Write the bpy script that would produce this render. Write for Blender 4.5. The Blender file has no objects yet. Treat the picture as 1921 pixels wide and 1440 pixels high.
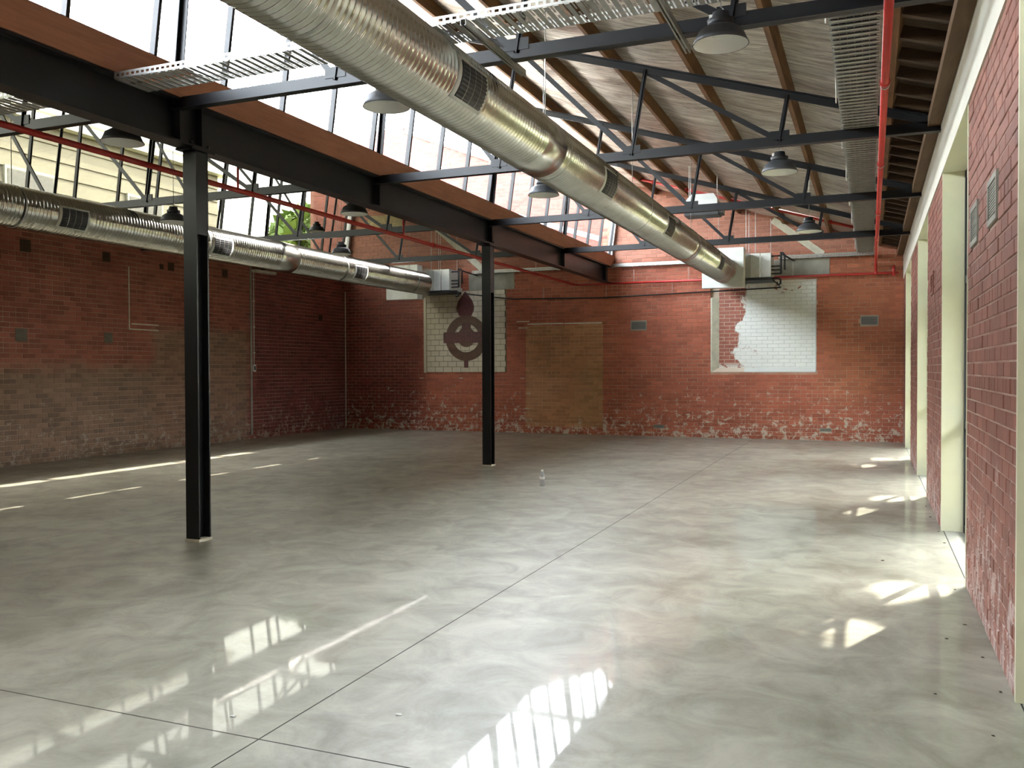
import bpy, math, random
from mathutils import Vector, Matrix, noise
random.seed(7)
S = bpy.context.scene
COL = S.collection

# ------------------------------------------------------------------ camera
F = 1650.0
R = ((0.92600, 0.00375, -0.37750), (0.37749, -0.01684, 0.92587), (-0.00289, -0.99985, -0.01701))
CAMP = Vector((0, 0, 1.6))
def cam_axes():
    # image axes (right, down, forward) expressed in world, from the vanishing points of the photograph
    vy = Vector((672.5, -30.0, F)).normalized()
    s = -0.003
    a = 672.5 + s * -30.0
    b = -960.5 * 672.5 + (690 - s * 1633 - 720) * -30.0 + F * F
    t = -b / a
    vx = -Vector((t - 960.5, 690 + s * (t - 1633) - 720, F)).normalized()
    vz = vx.cross(vy)
    if vz.y > 0: vz = -vz
    return vx, vy, vz
EX, EY, EZ = cam_axes()
def w(v): return Vector((EX.dot(v), EY.dot(v), EZ.dot(v)))
cd = bpy.data.cameras.new('camera')
cd.sensor_width = 36; cd.sensor_fit = 'HORIZONTAL'; cd.lens = F / 1921 * 36; cd.clip_start = .05; cd.clip_end = 500
co = bpy.data.objects.new('camera', cd); COL.objects.link(co)
r_, u_, b_ = w(Vector((1, 0, 0))), w(Vector((0, -1, 0))), w(Vector((0, 0, -1)))
co.matrix_world = Matrix(((r_.x, u_.x, b_.x, 0), (r_.y, u_.y, b_.y, 0), (r_.z, u_.z, b_.z, 1.6), (0, 0, 0, 1)))
S.camera = co
def proj(p):
    d = Vector(p) - CAMP
    c = Vector((EX.x*d.x+EY.x*d.y+EZ.x*d.z, EX.y*d.x+EY.y*d.y+EZ.y*d.z, EX.z*d.x+EY.z*d.y+EZ.z*d.z))
    if c.z < .1: return None
    return (960.5 + F * c.x / c.z, 720 + F * c.y / c.z, c.z)

# ------------------------------------------------------------------ world, sun, exposure
SUN = Vector((.42, 1.0, 1.0)).normalized()          # towards the sun
wd = bpy.data.worlds.new('sky'); S.world = wd; wd.use_nodes = True
wt = wd.node_tree; bg = wt.nodes['Background']
sk = wt.nodes.new('ShaderNodeTexSky'); sk.sky_type = 'NISHITA'; sk.sun_disc = False
sk.sun_elevation = math.asin(SUN.z); sk.sun_rotation = math.atan2(SUN.x, SUN.y)
sk.air_density = 1.0; sk.dust_density = 2.5; sk.ozone_density = 1.0
hs = wt.nodes.new('ShaderNodeHueSaturation'); hs.inputs['Saturation'].default_value = .30
wt.links.new(sk.outputs[0], hs.inputs['Color']); wt.links.new(hs.outputs[0], bg.inputs[0]); bg.inputs[1].default_value = 1.0
sl = bpy.data.lights.new('sun', 'SUN'); sl.energy = 3.2; sl.angle = math.radians(.6); sl.color = (1, .93, .80)
so = bpy.data.objects.new('sun', sl); COL.objects.link(so); so.rotation_euler = SUN.to_track_quat('Z', 'Y').to_euler(); so.location = (8, 12, 18)
S.view_settings.view_transform = 'Standard'; S.view_settings.look = 'None'
S.view_settings.gamma = 1.0; S.view_settings.use_curve_mapping = False
S.view_settings.exposure = 3.0
S.cycles.use_denoising = True
S.cycles.max_bounces = 12; S.cycles.diffuse_bounces = 6; S.cycles.transparent_max_bounces = 16
S.cycles.caustics_reflective = False; S.cycles.caustics_refractive = False
S.cycles.sample_clamp_indirect = 6.0

# ------------------------------------------------------------------ materials
def newmat(name):
    m = bpy.data.materials.new(name); m.use_nodes = True
    t = m.node_tree; t.nodes.clear()
    out = t.nodes.new('ShaderNodeOutputMaterial'); p = t.nodes.new('ShaderNodeBsdfPrincipled')
    t.links.new(p.outputs[0], out.inputs[0])
    return m, t, p
def nd(t, typ, ins=None, **props):
    n = t.nodes.new('ShaderNode' + typ)
    for k, v in props.items(): setattr(n, k, v)
    for k, v in (ins or {}).items():
        s = n.inputs[k]
        if isinstance(v, bpy.types.NodeSocket): t.links.new(v, s)
        else: s.default_value = v
    return n
def c4(c): return (c[0], c[1], c[2], 1)
def mth(t, op, a, b=None, clamp=False):
    ins = {0: a}
    if b is not None: ins[1] = b
    return nd(t, 'Math', ins, operation=op, use_clamp=clamp).outputs[0]
def mixc(t, f, a, b, blend='MIX'):
    n = t.nodes.new('ShaderNodeMix'); n.data_type = 'RGBA'; n.blend_type = blend
    for i, v in ((0, f), (6, a), (7, b)):
        s = n.inputs[i]
        if isinstance(v, bpy.types.NodeSocket): t.links.new(v, s)
        else: s.default_value = c4(v) if isinstance(v, (tuple, list)) else v
    return n.outputs[2]
def ramp(t, f, lo, hi):
    return nd(t, 'MapRange', {0: f, 1: lo, 2: hi, 3: 0.0, 4: 1.0}).outputs[0]
def noi(t, vec, scale, detail=4, rough=.55, dist=0.0):
    ins = {'Scale': scale, 'Detail': detail, 'Roughness': rough, 'Distortion': dist}
    if vec is not None: ins['Vector'] = vec
    return nd(t, 'TexNoise', ins).outputs[0]
def posn(t): return nd(t, 'NewGeometry').outputs['Position']
def scaled(t, vec, s): return nd(t, 'Mapping', {'Vector': vec, 'Scale': s}).outputs[0]
def bump(t, p, h, strength, dist):
    b = nd(t, 'Bump', {'Height': h, 'Strength': strength, 'Distance': dist}); t.links.new(b.outputs[0], p.inputs['Normal'])

def plain(name, col, rough=.5, metal=0.0, var=.12, nscale=6.0, spec=.5, bmp=0.0):
    m, t, p = newmat(name)
    n = noi(t, posn(t), nscale, 5)
    f = ramp(t, n, .3, .7)
    t.links.new(mixc(t, f, tuple(c * (1 - var) for c in col), tuple(min(1, c * (1 + var)) for c in col)), p.inputs['Base Color'])
    p.inputs['Roughness'].default_value = rough; p.inputs['Metallic'].default_value = metal
    p.inputs['Specular IOR Level'].default_value = spec
    if bmp: bump(t, p, n, bmp, .01)
    return m

M = {}
M['steel'] = plain('black_steel_paint', (.008, .0085, .010), .36, 0, .25, 3, .3)
M['galv'] = plain('galvanised_steel', (.55, .545, .49), .23, 1.0, .10, 9)
M['galv_dull'] = plain('galvanised_tray', (.40, .40, .37), .45, .75, .15, 14)
M['zinc_pale'] = plain('pale_zinc', (.66, .67, .62), .45, .35, .08, 8)
M['grille'] = plain('dark_grille', (.035, .037, .04), .5, 0, .2, 20)
M['red'] = plain('red_pipe_paint', (.42, .028, .021), .34, 0, .12, 5)
M['black'] = plain('black_rubber', (.012, .012, .013), .55, 0, .2, 8)
M['cream'] = plain('cream_paint', (.66, .64, .46), .55, 0, .07, 1.6, .4)
M['cream_grey'] = plain('cream_lintel_paint', (.68, .655, .55), .6, 0, .07, 1.3, .4)
M['concrete'] = plain('grey_concrete', (.30, .29, .24), .8, 0, .18, 4, .3, .2)
M['plaster'] = plain('pale_plaster', (.60, .58, .46), .8, 0, .15, 7, .3, .3)
M['white'] = plain('white_enamel', (.75, .76, .74), .35, 0, .04, 5)
M['grout'] = plain('tile_grout', (.16, .135, .085), .8, 0, .2, 9)
M['tile'] = plain('cream_tile', (.58, .52, .39), .22, 0, .07, 2.5)
M['emblem'] = plain('brown_emblem_tile', (.105, .055, .032), .35, 0, .25, 8)
M['emblem_red'] = plain('maroon_emblem_tile', (.10, .035, .032), .4, 0, .3, 10)
M['emblem_mark'] = plain('worn_lettering', (.135, .058, .047), .45, 0, .3, 30)
M['flash'] = plain('pale_flashing', (.42, .43, .44), .4, .2, .08, 3)
M['leaf'] = plain('leaf_green', (.10, .17, .035), .6, 0, .35, 1.3)
M['dry'] = plain('dry_leaf', (.05, .035, .02), .8)
M['paper'] = plain('white_paper', (.72, .72, .68), .7)
M['bark'] = plain('bark', (.12, .085, .055), .9, 0, .3, 8)
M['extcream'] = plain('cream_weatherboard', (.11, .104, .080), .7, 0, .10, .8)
M['extgrey'] = plain('grey_render', (.22, .225, .20), .7, 0, .1, .8)
M['ground'] = plain('outside_ground', (.36, .35, .20), .9, 0, .2, .5)
M['extroof'] = plain('iron_roofing', (.45, .46, .46), .5, .3, .1, .6)
M['fence'] = plain('weathered_paling', (.20, .21, .12), .8, 0, .2, 3)
M['buff'] = plain('buff_brick_face', (.42, .36, .20), .8, 0, .2, 9)
M['patch_grey'] = plain('grey_mortar_patch', (.14, .125, .10), .85, 0, .2, 9)
M['switch'] = plain('white_plastic', (.7, .68, .62), .4)

def timber(name, a, b, axis='Y'):
    m, t, p = newmat(name)
    s = {'Y': (14, 1.1, 14), 'X': (1.1, 14, 14), 'Z': (14, 14, 1.1)}[axis]
    n = noi(t, scaled(t, posn(t), s), 1.6, 6, .6, .6)
    n2 = noi(t, posn(t), 1.7, 3)
    f = mth(t, 'ADD', mth(t, 'MULTIPLY', ramp(t, n, .3, .7), .6), mth(t, 'MULTIPLY', ramp(t, n2, .3, .7), .4))
    t.links.new(mixc(t, f, a, b), p.inputs['Base Color']); p.inputs['Roughness'].default_value = .72
    p.inputs['Specular IOR Level'].default_value = .3
    bump(t, p, n, .35, .01)
    return m
M['oldwood'] = timber('old_purlin_timber', (.07, .032, .014), (.23, .115, .045))
M['darkwood'] = timber('dark_eave_timber', (.020, .012, .007), (.075, .043, .020), 'X')
M['platewood'] = timber('wall_plate_timber', (.07, .040, .018), (.17, .10, .05))
M['fascia'] = timber('brown_fascia_timber', (.30, .13, .08), (.46, .215, .13))

# polished concrete floor
m, t, p = newmat('polished_concrete'); M['floor'] = m
ps = posn(t)
n1 = noi(t, ps, .55, 6, .62, .4); n2 = noi(t, ps, 2.6, 7, .65, .8); n3 = noi(t, ps, 38, 3, .6)
f = mth(t, 'ADD', mth(t, 'MULTIPLY', ramp(t, n1, .32, .68), .36), mth(t, 'ADD', mth(t, 'MULTIPLY', ramp(t, n2, .32, .68), .50), mth(t, 'MULTIPLY', n3, .14)))
f = ramp(t, f, .22, .78)
c = mixc(t, f, (.190, .182, .136), (.392, .380, .306))
rust = ramp(t, noi(t, scaled(t, ps, (1, .5, 1)), .45, 5, .6, 1.0), .60, .80)
c = mixc(t, mth(t, 'MULTIPLY', rust, .35), c, (.33, .25, .21))
dark = ramp(t, noi(t, scaled(t, ps, (.7, 1.3, 1)), 1.5, 8, .7, 1.2), .57, .70)
c = mixc(t, mth(t, 'MULTIPLY', dark, .45), c, (.19, .18, .15))
t.links.new(c, p.inputs['Base Color'])
p.inputs['Roughness'].default_value = .42; p.inputs['Specular IOR Level'].default_value = .35
p.inputs['Coat Weight'].default_value = .36; p.inputs['Coat IOR'].default_value = 1.5
t.links.new(nd(t, 'MapRange', {0: n2, 1: .25, 2: .75, 3: .02, 4: .06}).outputs[0], p.inputs['Coat Roughness'])
bump(t, p, noi(t, ps, 1.8, 3), .05, .02)
M['joint'] = plain('floor_joint', (.03, .028, .024), .9)

def brick_mats(key, axis, c1, c2, mort, fleck, fleckz=.9, zones=(), mort_paint=.5, upper_fleck=.0, fleck_c=(.62, .57, .46), fstretch=1.0, bvar=.34):
    """brick and mortar materials of one wall; zones: (u0,u1,z0,z1,colour,strength,softness)"""
    for kind in ('brick', 'mortar'):
        m, t, p = newmat(key + '_' + kind); M[key + '_' + kind] = m
        ps = posn(t); sep = nd(t, 'SeparateXYZ', {0: ps}); u = sep.outputs[axis]; z = sep.outputs[2]
        row = mth(t, 'FLOOR', mth(t, 'DIVIDE', mth(t, 'ADD', z, .004), .086))
        colm = mth(t, 'FLOOR', mth(t, 'DIVIDE', mth(t, 'ADD', u, mth(t, 'MULTIPLY', row, .12)), .24))
        wn = nd(t, 'TexWhiteNoise', {0: nd(t, 'CombineXYZ', {0: colm, 1: row, 2: 3.0}).outputs[0]}).outputs[0]
        big = noi(t, ps, .55, 4, .6, .5); fine = noi(t, ps, 9, 6, .65)
        zn = noi(t, ps, 2.2, 6, .65)
        base = mixc(t, ramp(t, big, .32, .68), c1, c2)
        for (u0, u1, z0, z1, cc, st, sf) in zones:
            un = mth(t, 'ADD', u, mth(t, 'MULTIPLY', mth(t, 'SUBTRACT', zn, .5), sf * 3))
            znn = mth(t, 'ADD', z, mth(t, 'MULTIPLY', mth(t, 'SUBTRACT', zn, .5), sf * 3))
            k = mth(t, 'MULTIPLY', mth(t, 'MULTIPLY', ramp(t, un, u0 - sf, u0 + sf), ramp(t, un, u1 + sf, u1 - sf)),
                    mth(t, 'MULTIPLY', ramp(t, znn, z0 - sf, z0 + sf), ramp(t, znn, z1 + sf, z1 - sf)))
            base = mixc(t, mth(t, 'MULTIPLY', k, st), base, cc)
        if kind == 'brick':
            val = mth(t, 'ADD', mth(t, 'MULTIPLY', wn, bvar), mth(t, 'ADD', mth(t, 'MULTIPLY', fine, .5), .735-bvar/2))
            base = mixc(t, 1.0, base, nd(t, 'CombineXYZ', {0: val, 1: val, 2: val}).outputs[0], 'MULTIPLY')
        else:
            base = mixc(t, mth(t, 'MULTIPLY', ramp(t, noi(t, ps, 1.3, 5, .6), .35, .62), 1 - mort_paint), base, mort)
            base = mixc(t, .22, base, mort)
        zf = mth(t, 'MULTIPLY', mth(t, 'POWER', ramp(t, z, fleckz, 0.0), 1.15), .19)
        th = mth(t, 'SUBTRACT', .705 - upper_fleck - (.05 if kind == 'mortar' else 0), zf)
        fl = noi(t, scaled(t, ps, (1, 1, fstretch)), 7.5, 9, .74, .5)
        fm = ramp(t, mth(t, 'SUBTRACT', fl, th), 0.0, .05)
        base = mixc(t, mth(t, 'MULTIPLY', fm, fleck), base, fleck_c)
        t.links.new(base, p.inputs['Base Color']); p.inputs['Roughness'].default_value = .62 if kind == 'brick' else .85
        p.inputs['Specular IOR Level'].default_value = .35
        bump(t, p, noi(t, ps, 55, 5, .7), .35, .006)
brick_mats('back', 0, (.32, .084, .045), (.42, .122, .064), (.52, .35, .25), .8, 2.2,
           zones=[(-13.5, -10.9, 0, 6, (.15, .032, .026), .75, .25), (-1.0, .7, .9, 4.1, (.34, .115, .048), .7, .3), (-14, .7, 4.15, 9, (.42, .19, .13), .8, .12)], mort_paint=.15, upper_fleck=.012)  # first zone: maroon paint, with the left corner's shade put into its colour
brick_mats('infill', 0, (.40, .185, .088), (.47, .22, .10), (.56, .43, .28), .5, 1.0, mort_paint=.0, zones=[(-6.6, -5.9, .2, 1.6, (.33, .20, .08), .45, .25)])
brick_mats('left', 1, (.265, .078, .052), (.32, .112, .074), (.48, .34, .25), .6, 2.2, bvar=.5, zones=[
    (5, 13.75, -.2, 1.68, (.22, .16, .105), .85, .15), (13.6, 16.5, -.2, 2.45, (.24, .155, .10), .85, .12), (16.62, 21, -.2, 2.9, (.120, .024, .023), .85, .25), (16.62, 21, 2.6, 4.2, (.155, .037, .030), .8, .2)], mort_paint=.15, fleck_c=(.44, .39, .30))
brick_mats('right', 1, (.215, .078, .052), (.26, .108, .074), (.46, .36, .28), .6, 1.6, mort_paint=.2, upper_fleck=.055, fleck_c=(.56, .46, .41), fstretch=.45)
brick_mats('bare', 0, (.30, .090, .060), (.36, .12, .08), (.58, .47, .36), .25, mort_paint=.0)
brick_mats('gable', 0, (.185, .060, .047), (.235, .080, .062), (.30, .19, .155), .1, mort_paint=.2)

# white painted window recess with flaked paint on the left side
m, t, p = newmat('flaked_white_paint'); M['flaked'] = m
ps = posn(t); sep = nd(t, 'SeparateXYZ', {0: ps}); x, z = sep.outputs[0], sep.outputs[2]
n = noi(t, ps, 2.3, 6, .62, .3); nb = noi(t, scaled(t, ps, (1.0, 1, 1.6)), 4.2, 6, .6, .3)
edge = mth(t, 'ADD', x, mth(t, 'MULTIPLY', mth(t, 'SUBTRACT', n, .5), 1.1))
bare = mth(t, 'MULTIPLY', ramp(t, edge, -2.72, -2.76), ramp(t, z, 1.62, 1.74))
spots = mth(t, 'MULTIPLY', ramp(t, nb, .60, .625), mth(t, 'MAXIMUM', ramp(t, z, 3.25, 3.35), mth(t, 'MULTIPLY', ramp(t, x, -2.2, -2.6), ramp(t, z, 2.2, 2.0))))
wht = mixc(t, ramp(t, n, .3, .7), (.72, .73, .68), (.80, .80, .75))
c = mixc(t, mth(t, 'MAXIMUM', bare, spots), wht, mixc(t, ramp(t, noi(t, ps, 12, 5), .3, .7), (.26, .075, .05), (.38, .13, .085)))
t.links.new(c, p.inputs['Base Color']); p.inputs['Roughness'].default_value = .6
bump(t, p, n, .2, .01)
m, t, p = newmat('flaked_mortar'); M['flaked_mortar'] = m
ps = posn(t); sep = nd(t, 'SeparateXYZ', {0: ps}); x, z = sep.outputs[0], sep.outputs[2]
n = noi(t, ps, 2.3, 6, .62, .3)
edge = mth(t, 'ADD', x, mth(t, 'MULTIPLY', mth(t, 'SUBTRACT', n, .5), 1.1))
bare = ramp(t, edge, -2.72, -2.76)
t.links.new(mixc(t, bare, (.60, .61, .56), (.58, .48, .37)), p.inputs['Base Color']); p.inputs['Roughness'].default_value = .85

# crinkled foil; colour streaks mix tarnish with painted light and shade of the wrinkles
m, t, p = newmat('silver_foil'); M['foil'] = m
ps = posn(t)
n = noi(t, scaled(t, ps, (.8, 7, .8)), 2.2, 7, .65, .6); n2 = noi(t, scaled(t, ps, (3.0, 9, 3.0)), 3.0, 5, .6, .4)
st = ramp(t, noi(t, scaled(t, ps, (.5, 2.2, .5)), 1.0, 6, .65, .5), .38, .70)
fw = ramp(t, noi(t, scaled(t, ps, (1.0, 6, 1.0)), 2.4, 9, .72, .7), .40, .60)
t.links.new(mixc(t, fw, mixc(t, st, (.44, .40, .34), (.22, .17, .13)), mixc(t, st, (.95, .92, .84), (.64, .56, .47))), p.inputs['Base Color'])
p.inputs['Metallic'].default_value = .50; p.inputs['Roughness'].default_value = .30
bump(t, p, mth(t, 'ADD', n, mth(t, 'MULTIPLY', n2, .5)), .95, .05)

# thin window glass: transmits straight through, reflects at grazing angles
def glass(name, tint):
    m = bpy.data.materials.new(name); m.use_nodes = True; t = m.node_tree; t.nodes.clear()
    out = nd(t, 'OutputMaterial'); tr = nd(t, 'BsdfTransparent', {0: c4(tint)}); gl = nd(t, 'BsdfGlossy', {0: (1, 1, 1, 1), 'Roughness': .02})
    fc = nd(t, 'LayerWeight', {0: .5}).outputs['Facing']
    fr = nd(t, 'MapRange', {0: mth(t, 'POWER', fc, 5.0), 1: 0.0, 2: 1.0, 3: .02, 4: .9})
    mx = nd(t, 'MixShader', {0: fr.outputs[0], 1: tr.outputs[0], 2: gl.outputs[0]}); t.links.new(mx.outputs[0], out.inputs[0])
    return m
M['glass'] = glass('window_glass', (.96, .97, .96))
M['glass_dim'] = glass('dimmed_window_glass', (.46, .45, .395))      # tint added to dim the left bay; two faces per pane
m, t, p = newmat('clear_plastic'); M['plastic'] = m
p.inputs['Base Color'].default_value = (.85, .88, .86, 1); p.inputs['Roughness'].default_value = .12
p.inputs['Transmission Weight'].default_value = .55; p.inputs['IOR'].default_value = 1.3

# ------------------------------------------------------------------ mesh helpers
class MB:
    def __init__(s): s.v = []; s.f = []; s.sm = []
    def quadbox(s, P, smooth=False):
        i = len(s.v); s.v += [tuple(q) for q in P]
        for q in ((0,3,2,1),(4,5,6,7),(0,1,5,4),(1,2,6,5),(2,3,7,6),(3,0,4,7)): s.f.append(tuple(i+k for k in q)); s.sm.append(False)
        return s
    def box(s, a, b):
        x0,y0,z0 = a; x1,y1,z1 = b
        return s.quadbox([(x0,y0,z0),(x1,y0,z0),(x1,y1,z0),(x0,y1,z0),(x0,y0,z1),(x1,y0,z1),(x1,y1,z1),(x0,y1,z1)])
    def bar(s, p, q, wd, ht, side=(0,1,0)):
        p, q = Vector(p), Vector(q); d = (q-p).normalized(); sd = Vector(side); sd = (sd - d*sd.dot(d)).normalized(); up = d.cross(sd)
        a, b = sd*wd/2, up*ht/2
        return s.quadbox([p-a-b, p+a-b, q+a-b, q-a-b, p-a+b, p+a+b, q+a+b, q-a+b])
    def rings(s, rings, closed=True, caps=True, smooth=True):
        n = len(rings[0]); i = len(s.v)
        for r in rings: s.v += [tuple(q) for q in r]
        for k in range(len(rings)-1):
            for j in range(n if closed else n-1):
                s.f.append((i+k*n+j, i+k*n+(j+1)%n, i+(k+1)*n+(j+1)%n, i+(k+1)*n+j)); s.sm.append(smooth)
        if caps:
            s.f.append(tuple(i+j for j in range(n-1,-1,-1))); s.sm.append(False)
            e = i+(len(rings)-1)*n; s.f.append(tuple(e+j for j in range(n))); s.sm.append(False)
        return s
    def tube(s, pts, r, n=10, caps=True):
        pts = [Vector(p) for p in pts]; rg = []
        ref = None
        for k, p in enumerate(pts):
            d = (pts[min(k+1, len(pts)-1)] - pts[max(k-1, 0)]).normalized()
            if ref is None: ref = Vector((0,0,1)) if abs(d.z) < .9 else Vector((1,0,0))
            a = (ref - d*ref.dot(d)).normalized(); b = d.cross(a); ref = a
            rg.append([p + (a*math.cos(2*math.pi*j/n) + b*math.sin(2*math.pi*j/n))*r for j in range(n)])
        return s.rings(rg, True, caps)
    def lathe(s, prof, c=(0,0,0), n=28, caps=False):
        rg = [[(c[0]+r*math.cos(2*math.pi*j/n), c[1]+r*math.sin(2*math.pi*j/n), c[2]+z) for j in range(n)] for r, z in prof]
        return s.rings(rg, True, caps)
    def prism(s, poly, n0, n1, fn):
        """poly in 2D, extruded between n0 and n1; fn(u,v,n)->xyz"""
        i = len(s.v); k = len(poly)
        s.v += [fn(u, v, n0) for u, v in poly] + [fn(u, v, n1) for u, v in poly]
        s.f.append(tuple(range(i, i+k))); s.f.append(tuple(range(i+2*k-1, i+k-1, -1))); s.sm += [False, False]
        for j in range(k):
            s.f.append((i+j, i+k+j, i+k+(j+1)%k, i+(j+1)%k)); s.sm.append(False)
        return s
    def mesh(s, name, mat):
        me = bpy.data.meshes.new(name); me.from_pydata(s.v, [], s.f); me.materials.append(M[mat] if isinstance(mat, str) else mat)
        me.polygons.foreach_set('use_smooth', s.sm); me.update()
        return me
    def build(s, name, mat, parent=None, **tags):
        return link(name, s.mesh(name, mat), parent, **tags)
def link(name, me, parent=None, loc=None, rotz=0, **tags):
    o = bpy.data.objects.new(name, me); COL.objects.link(o)
    if parent is not None: o.parent = parent
    if loc is not None: o.location = loc
    if rotz: o.rotation_euler = (0, 0, rotz)
    for k, v in tags.items(): o[k] = v
    return o
def thing(name, label, category, group=None, loc=(0,0,0)):
    o = link(name, None); o.location = loc; o.empty_display_size = .1
    o['label'] = label; o['category'] = category
    if group: o['group'] = group
    return o
def struct(name, label=None):
    o = link(name, None); o['kind'] = 'structure'
    if label: o['label'] = label
    return o
def fixnormals(o):
    import bmesh
    b = bmesh.new(); b.from_mesh(o.data); bmesh.ops.recalc_face_normals(b, faces=b.faces); b.to_mesh(o.data); b.free()

# ------------------------------------------------------------------ bricks
CH, BL, JT = .086, .24, .010
def place(axis, face):
    """local (u along wall, n into wall, v up) -> world"""
    if axis == 'back': return lambda u, n, v: (u, face + n, v)
    if axis == 'right': return lambda u, n, v: (face + n, u, v)
    if axis == 'left': return lambda u, n, v: (face - n, u, v)
def brick_verts(u0, u1, v0, v1, D=.03, c=.004):
    return [(u0,D,v0),(u1,D,v0),(u1,D,v1),(u0,D,v1),(u0,c,v0),(u1,c,v0),(u1,c,v1),(u0,c,v1),(u0+c,0,v0+c),(u1-c,0,v0+c),(u1-c,0,v1-c),(u0+c,0,v1-c)]
BF = [(8,9,10,11),(4,5,9,8),(5,6,10,9),(6,7,11,10),(7,4,8,11),(0,1,5,4),(1,2,6,5),(2,3,7,6),(3,0,4,7)]
_bcache = {}
def lay_bricks(parent, axis, face, u0, u1, v0, v1, mat, holes=(), keep=None, nsingle=0, rough=.003, name='brick', seed=1, headers=6, cull=None):
    rnd = random.Random(seed); pl = place(axis, face); L = []
    r0 = int(math.floor(v0/CH)); r1 = int(math.ceil(v1/CH))
    for r in range(r0, r1):
        va, vb = max(r*CH + JT*.5, v0), min((r+1)*CH - JT*.5, v1)
        if vb - va < .02: continue
        hd = headers and (r % headers == headers-1)
        step = BL/2 if hd else BL
        off = -(r*.12) % BL
        k0 = int(math.floor((u0-off)/step)) - 1
        u = off + k0*step
        while u < u1:
            a, b = max(u + JT*.5, u0), min(u + step - JT*.5, u1)
            full = (a == u + JT*.5 and b == u + step - JT*.5 and va == r*CH+JT*.5 and vb == (r+1)*CH-JT*.5)
            u += step
            if b - a < .025: continue
            segs = [(a, b)]
            for (ha, hb, hc, hd_) in holes:
                if vb <= hc + .03 or va >= hd_ - .03: continue
                ns = []
                for (p, q) in segs:
                    if q <= ha or p >= hb: ns.append((p, q)); continue
                    if ha - p > .025: ns.append((p, ha)); full = False
                    if q - hb > .025: ns.append((hb, q)); full = False
                    if not (ha - p > .025 or q - hb > .025): full = False
                segs = ns
            for (p, q) in segs:
                um, vm = (p+q)/2, (va+vb)/2
                if keep and not keep(um, vm): continue
                if cull and not cull(um, vm): continue
                L.append((p, q, va, vb, full and len(segs) == 1, hd, rnd.uniform(-rough, rough)))
    single = set()
    if nsingle:
        sc = []
        for i, (p, q, va, vb, full, hd, n) in enumerate(L):
            if not full: continue
            c = [proj(pl(*x)) for x in ((p, 0, va), (q, 0, va), (q, 0, vb), (p, 0, vb))]
            if any(x is None for x in c): continue
            if not all(4 < x[0] < 1917 and 4 < x[1] < 1436 for x in c): continue
            ar = abs((c[1][0]-c[0][0])*(c[3][1]-c[0][1]) - (c[3][0]-c[0][0])*(c[1][1]-c[0][1]))
            sc.append((-ar, i))
        sc.sort(); single = set(i for _, i in sc[:nsingle])
    rz = {'back': 0, 'right': -math.pi/2, 'left': math.pi/2}[axis]
    mb = MB()
    for i, (p, q, va, vb, full, hd, n) in enumerate(L):
        if i in single:
            key = (mat, hd)
            if key not in _bcache:
                h = (BL/2 if hd else BL)/2 - JT/2
                s = MB(); s.v = brick_verts(-h, h, -CH/2+JT/2, CH/2-JT/2); s.f = list(BF); s.sm = [False]*9
                if True:
                    _bcache[key] = s.mesh(name, mat)
            link(name, _bcache[key], parent, loc=pl((p+q)/2, n, (va+vb)/2), rotz=rz)
        else:
            k = len(mb.v); mb.v += [pl(x, y + n, z) for x, y, z in brick_verts(p, q, va, vb)]
            fl = BF if axis != 'right' else BF
            mb.f += [tuple(k+j for j in f) for f in fl]; mb.sm += [False]*9
    if mb.f:
        o = mb.build(name + 'work', mat, parent, kind='stuff'); fixnormals(o)
    return len(L)

# ------------------------------------------------------------------ main dimensions
XR, XL, XB, YB = .65, -13.3, -5.85, 20.55
def zr(x): return 4.03 + .304*(XR - x)            # right bay top chord line
def zl(x): return 4.05 + .304*(XB - x)            # left bay top chord line
TY = [6.25, 9.73, 13.3, 17.0]
YF = -3.0
OPEN = [(2.35, 4.77), (7.18, 9.57), (12.02, 14.4), (16.85, 19.22)]

# ------------------------------------------------------------------ floor
fl = struct('floor')
MB().box((XL-.3, YF-.3, -.25), (XR+.1, YB+.3, -.0012)).build('joint_bed', 'joint', fl)
xs = [XL-.2, -12.1, -7.28, -2.45, XR+.02]; ys = [YF-.2, 3.09, YB+.2]
for i in range(4):
    for j in range(2):
        g = .004
        MB().box((xs[i]+g, ys[j]+g, -.0011), (xs[i+1]-g, ys[j+1]-g, 0)).build('floor_slab', 'floor', fl)
for (a, b) in OPEN:
    MB().box((XR+.025, a, -.1), (XR+.34, b, .0)).build('threshold', 'concrete', fl)

# ------------------------------------------------------------------ back wall
wb = struct('wall_back')
TILE = (-10.84, -8.53, 1.52, 3.62); WIN = (-3.42, -1.11, 1.51, 3.58); DOOR = (-8.0, -6.0, .17, 2.70)
LINT = [(-9.56, -8.3, 3.62, 4.03), (-2.04, -.84, 3.66, 4.02)]
bf = lambda u, v, n: (u, n, v)
# wall core: body below the eaves and the stepped gable behind and above the roofs
def top_back(u):
    if u > XB: return zr(u) + .35
    if u < -12.8: return 6.55
    if u < -11.45: return 7.98
    return 7.85 - .395*(u + 11.45)
core = [(-14.4, -.2), (1.2, -.2), (1.2, zr(1.2)+.35), (XB+.3, zr(XB+.3)+.35), (XB-.3, top_back(XB-.3)), (-11.45, 7.85), (-11.45, 7.98), (-12.8, 7.98), (-12.8, 6.55), (-14.4, 6.55)]
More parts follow.
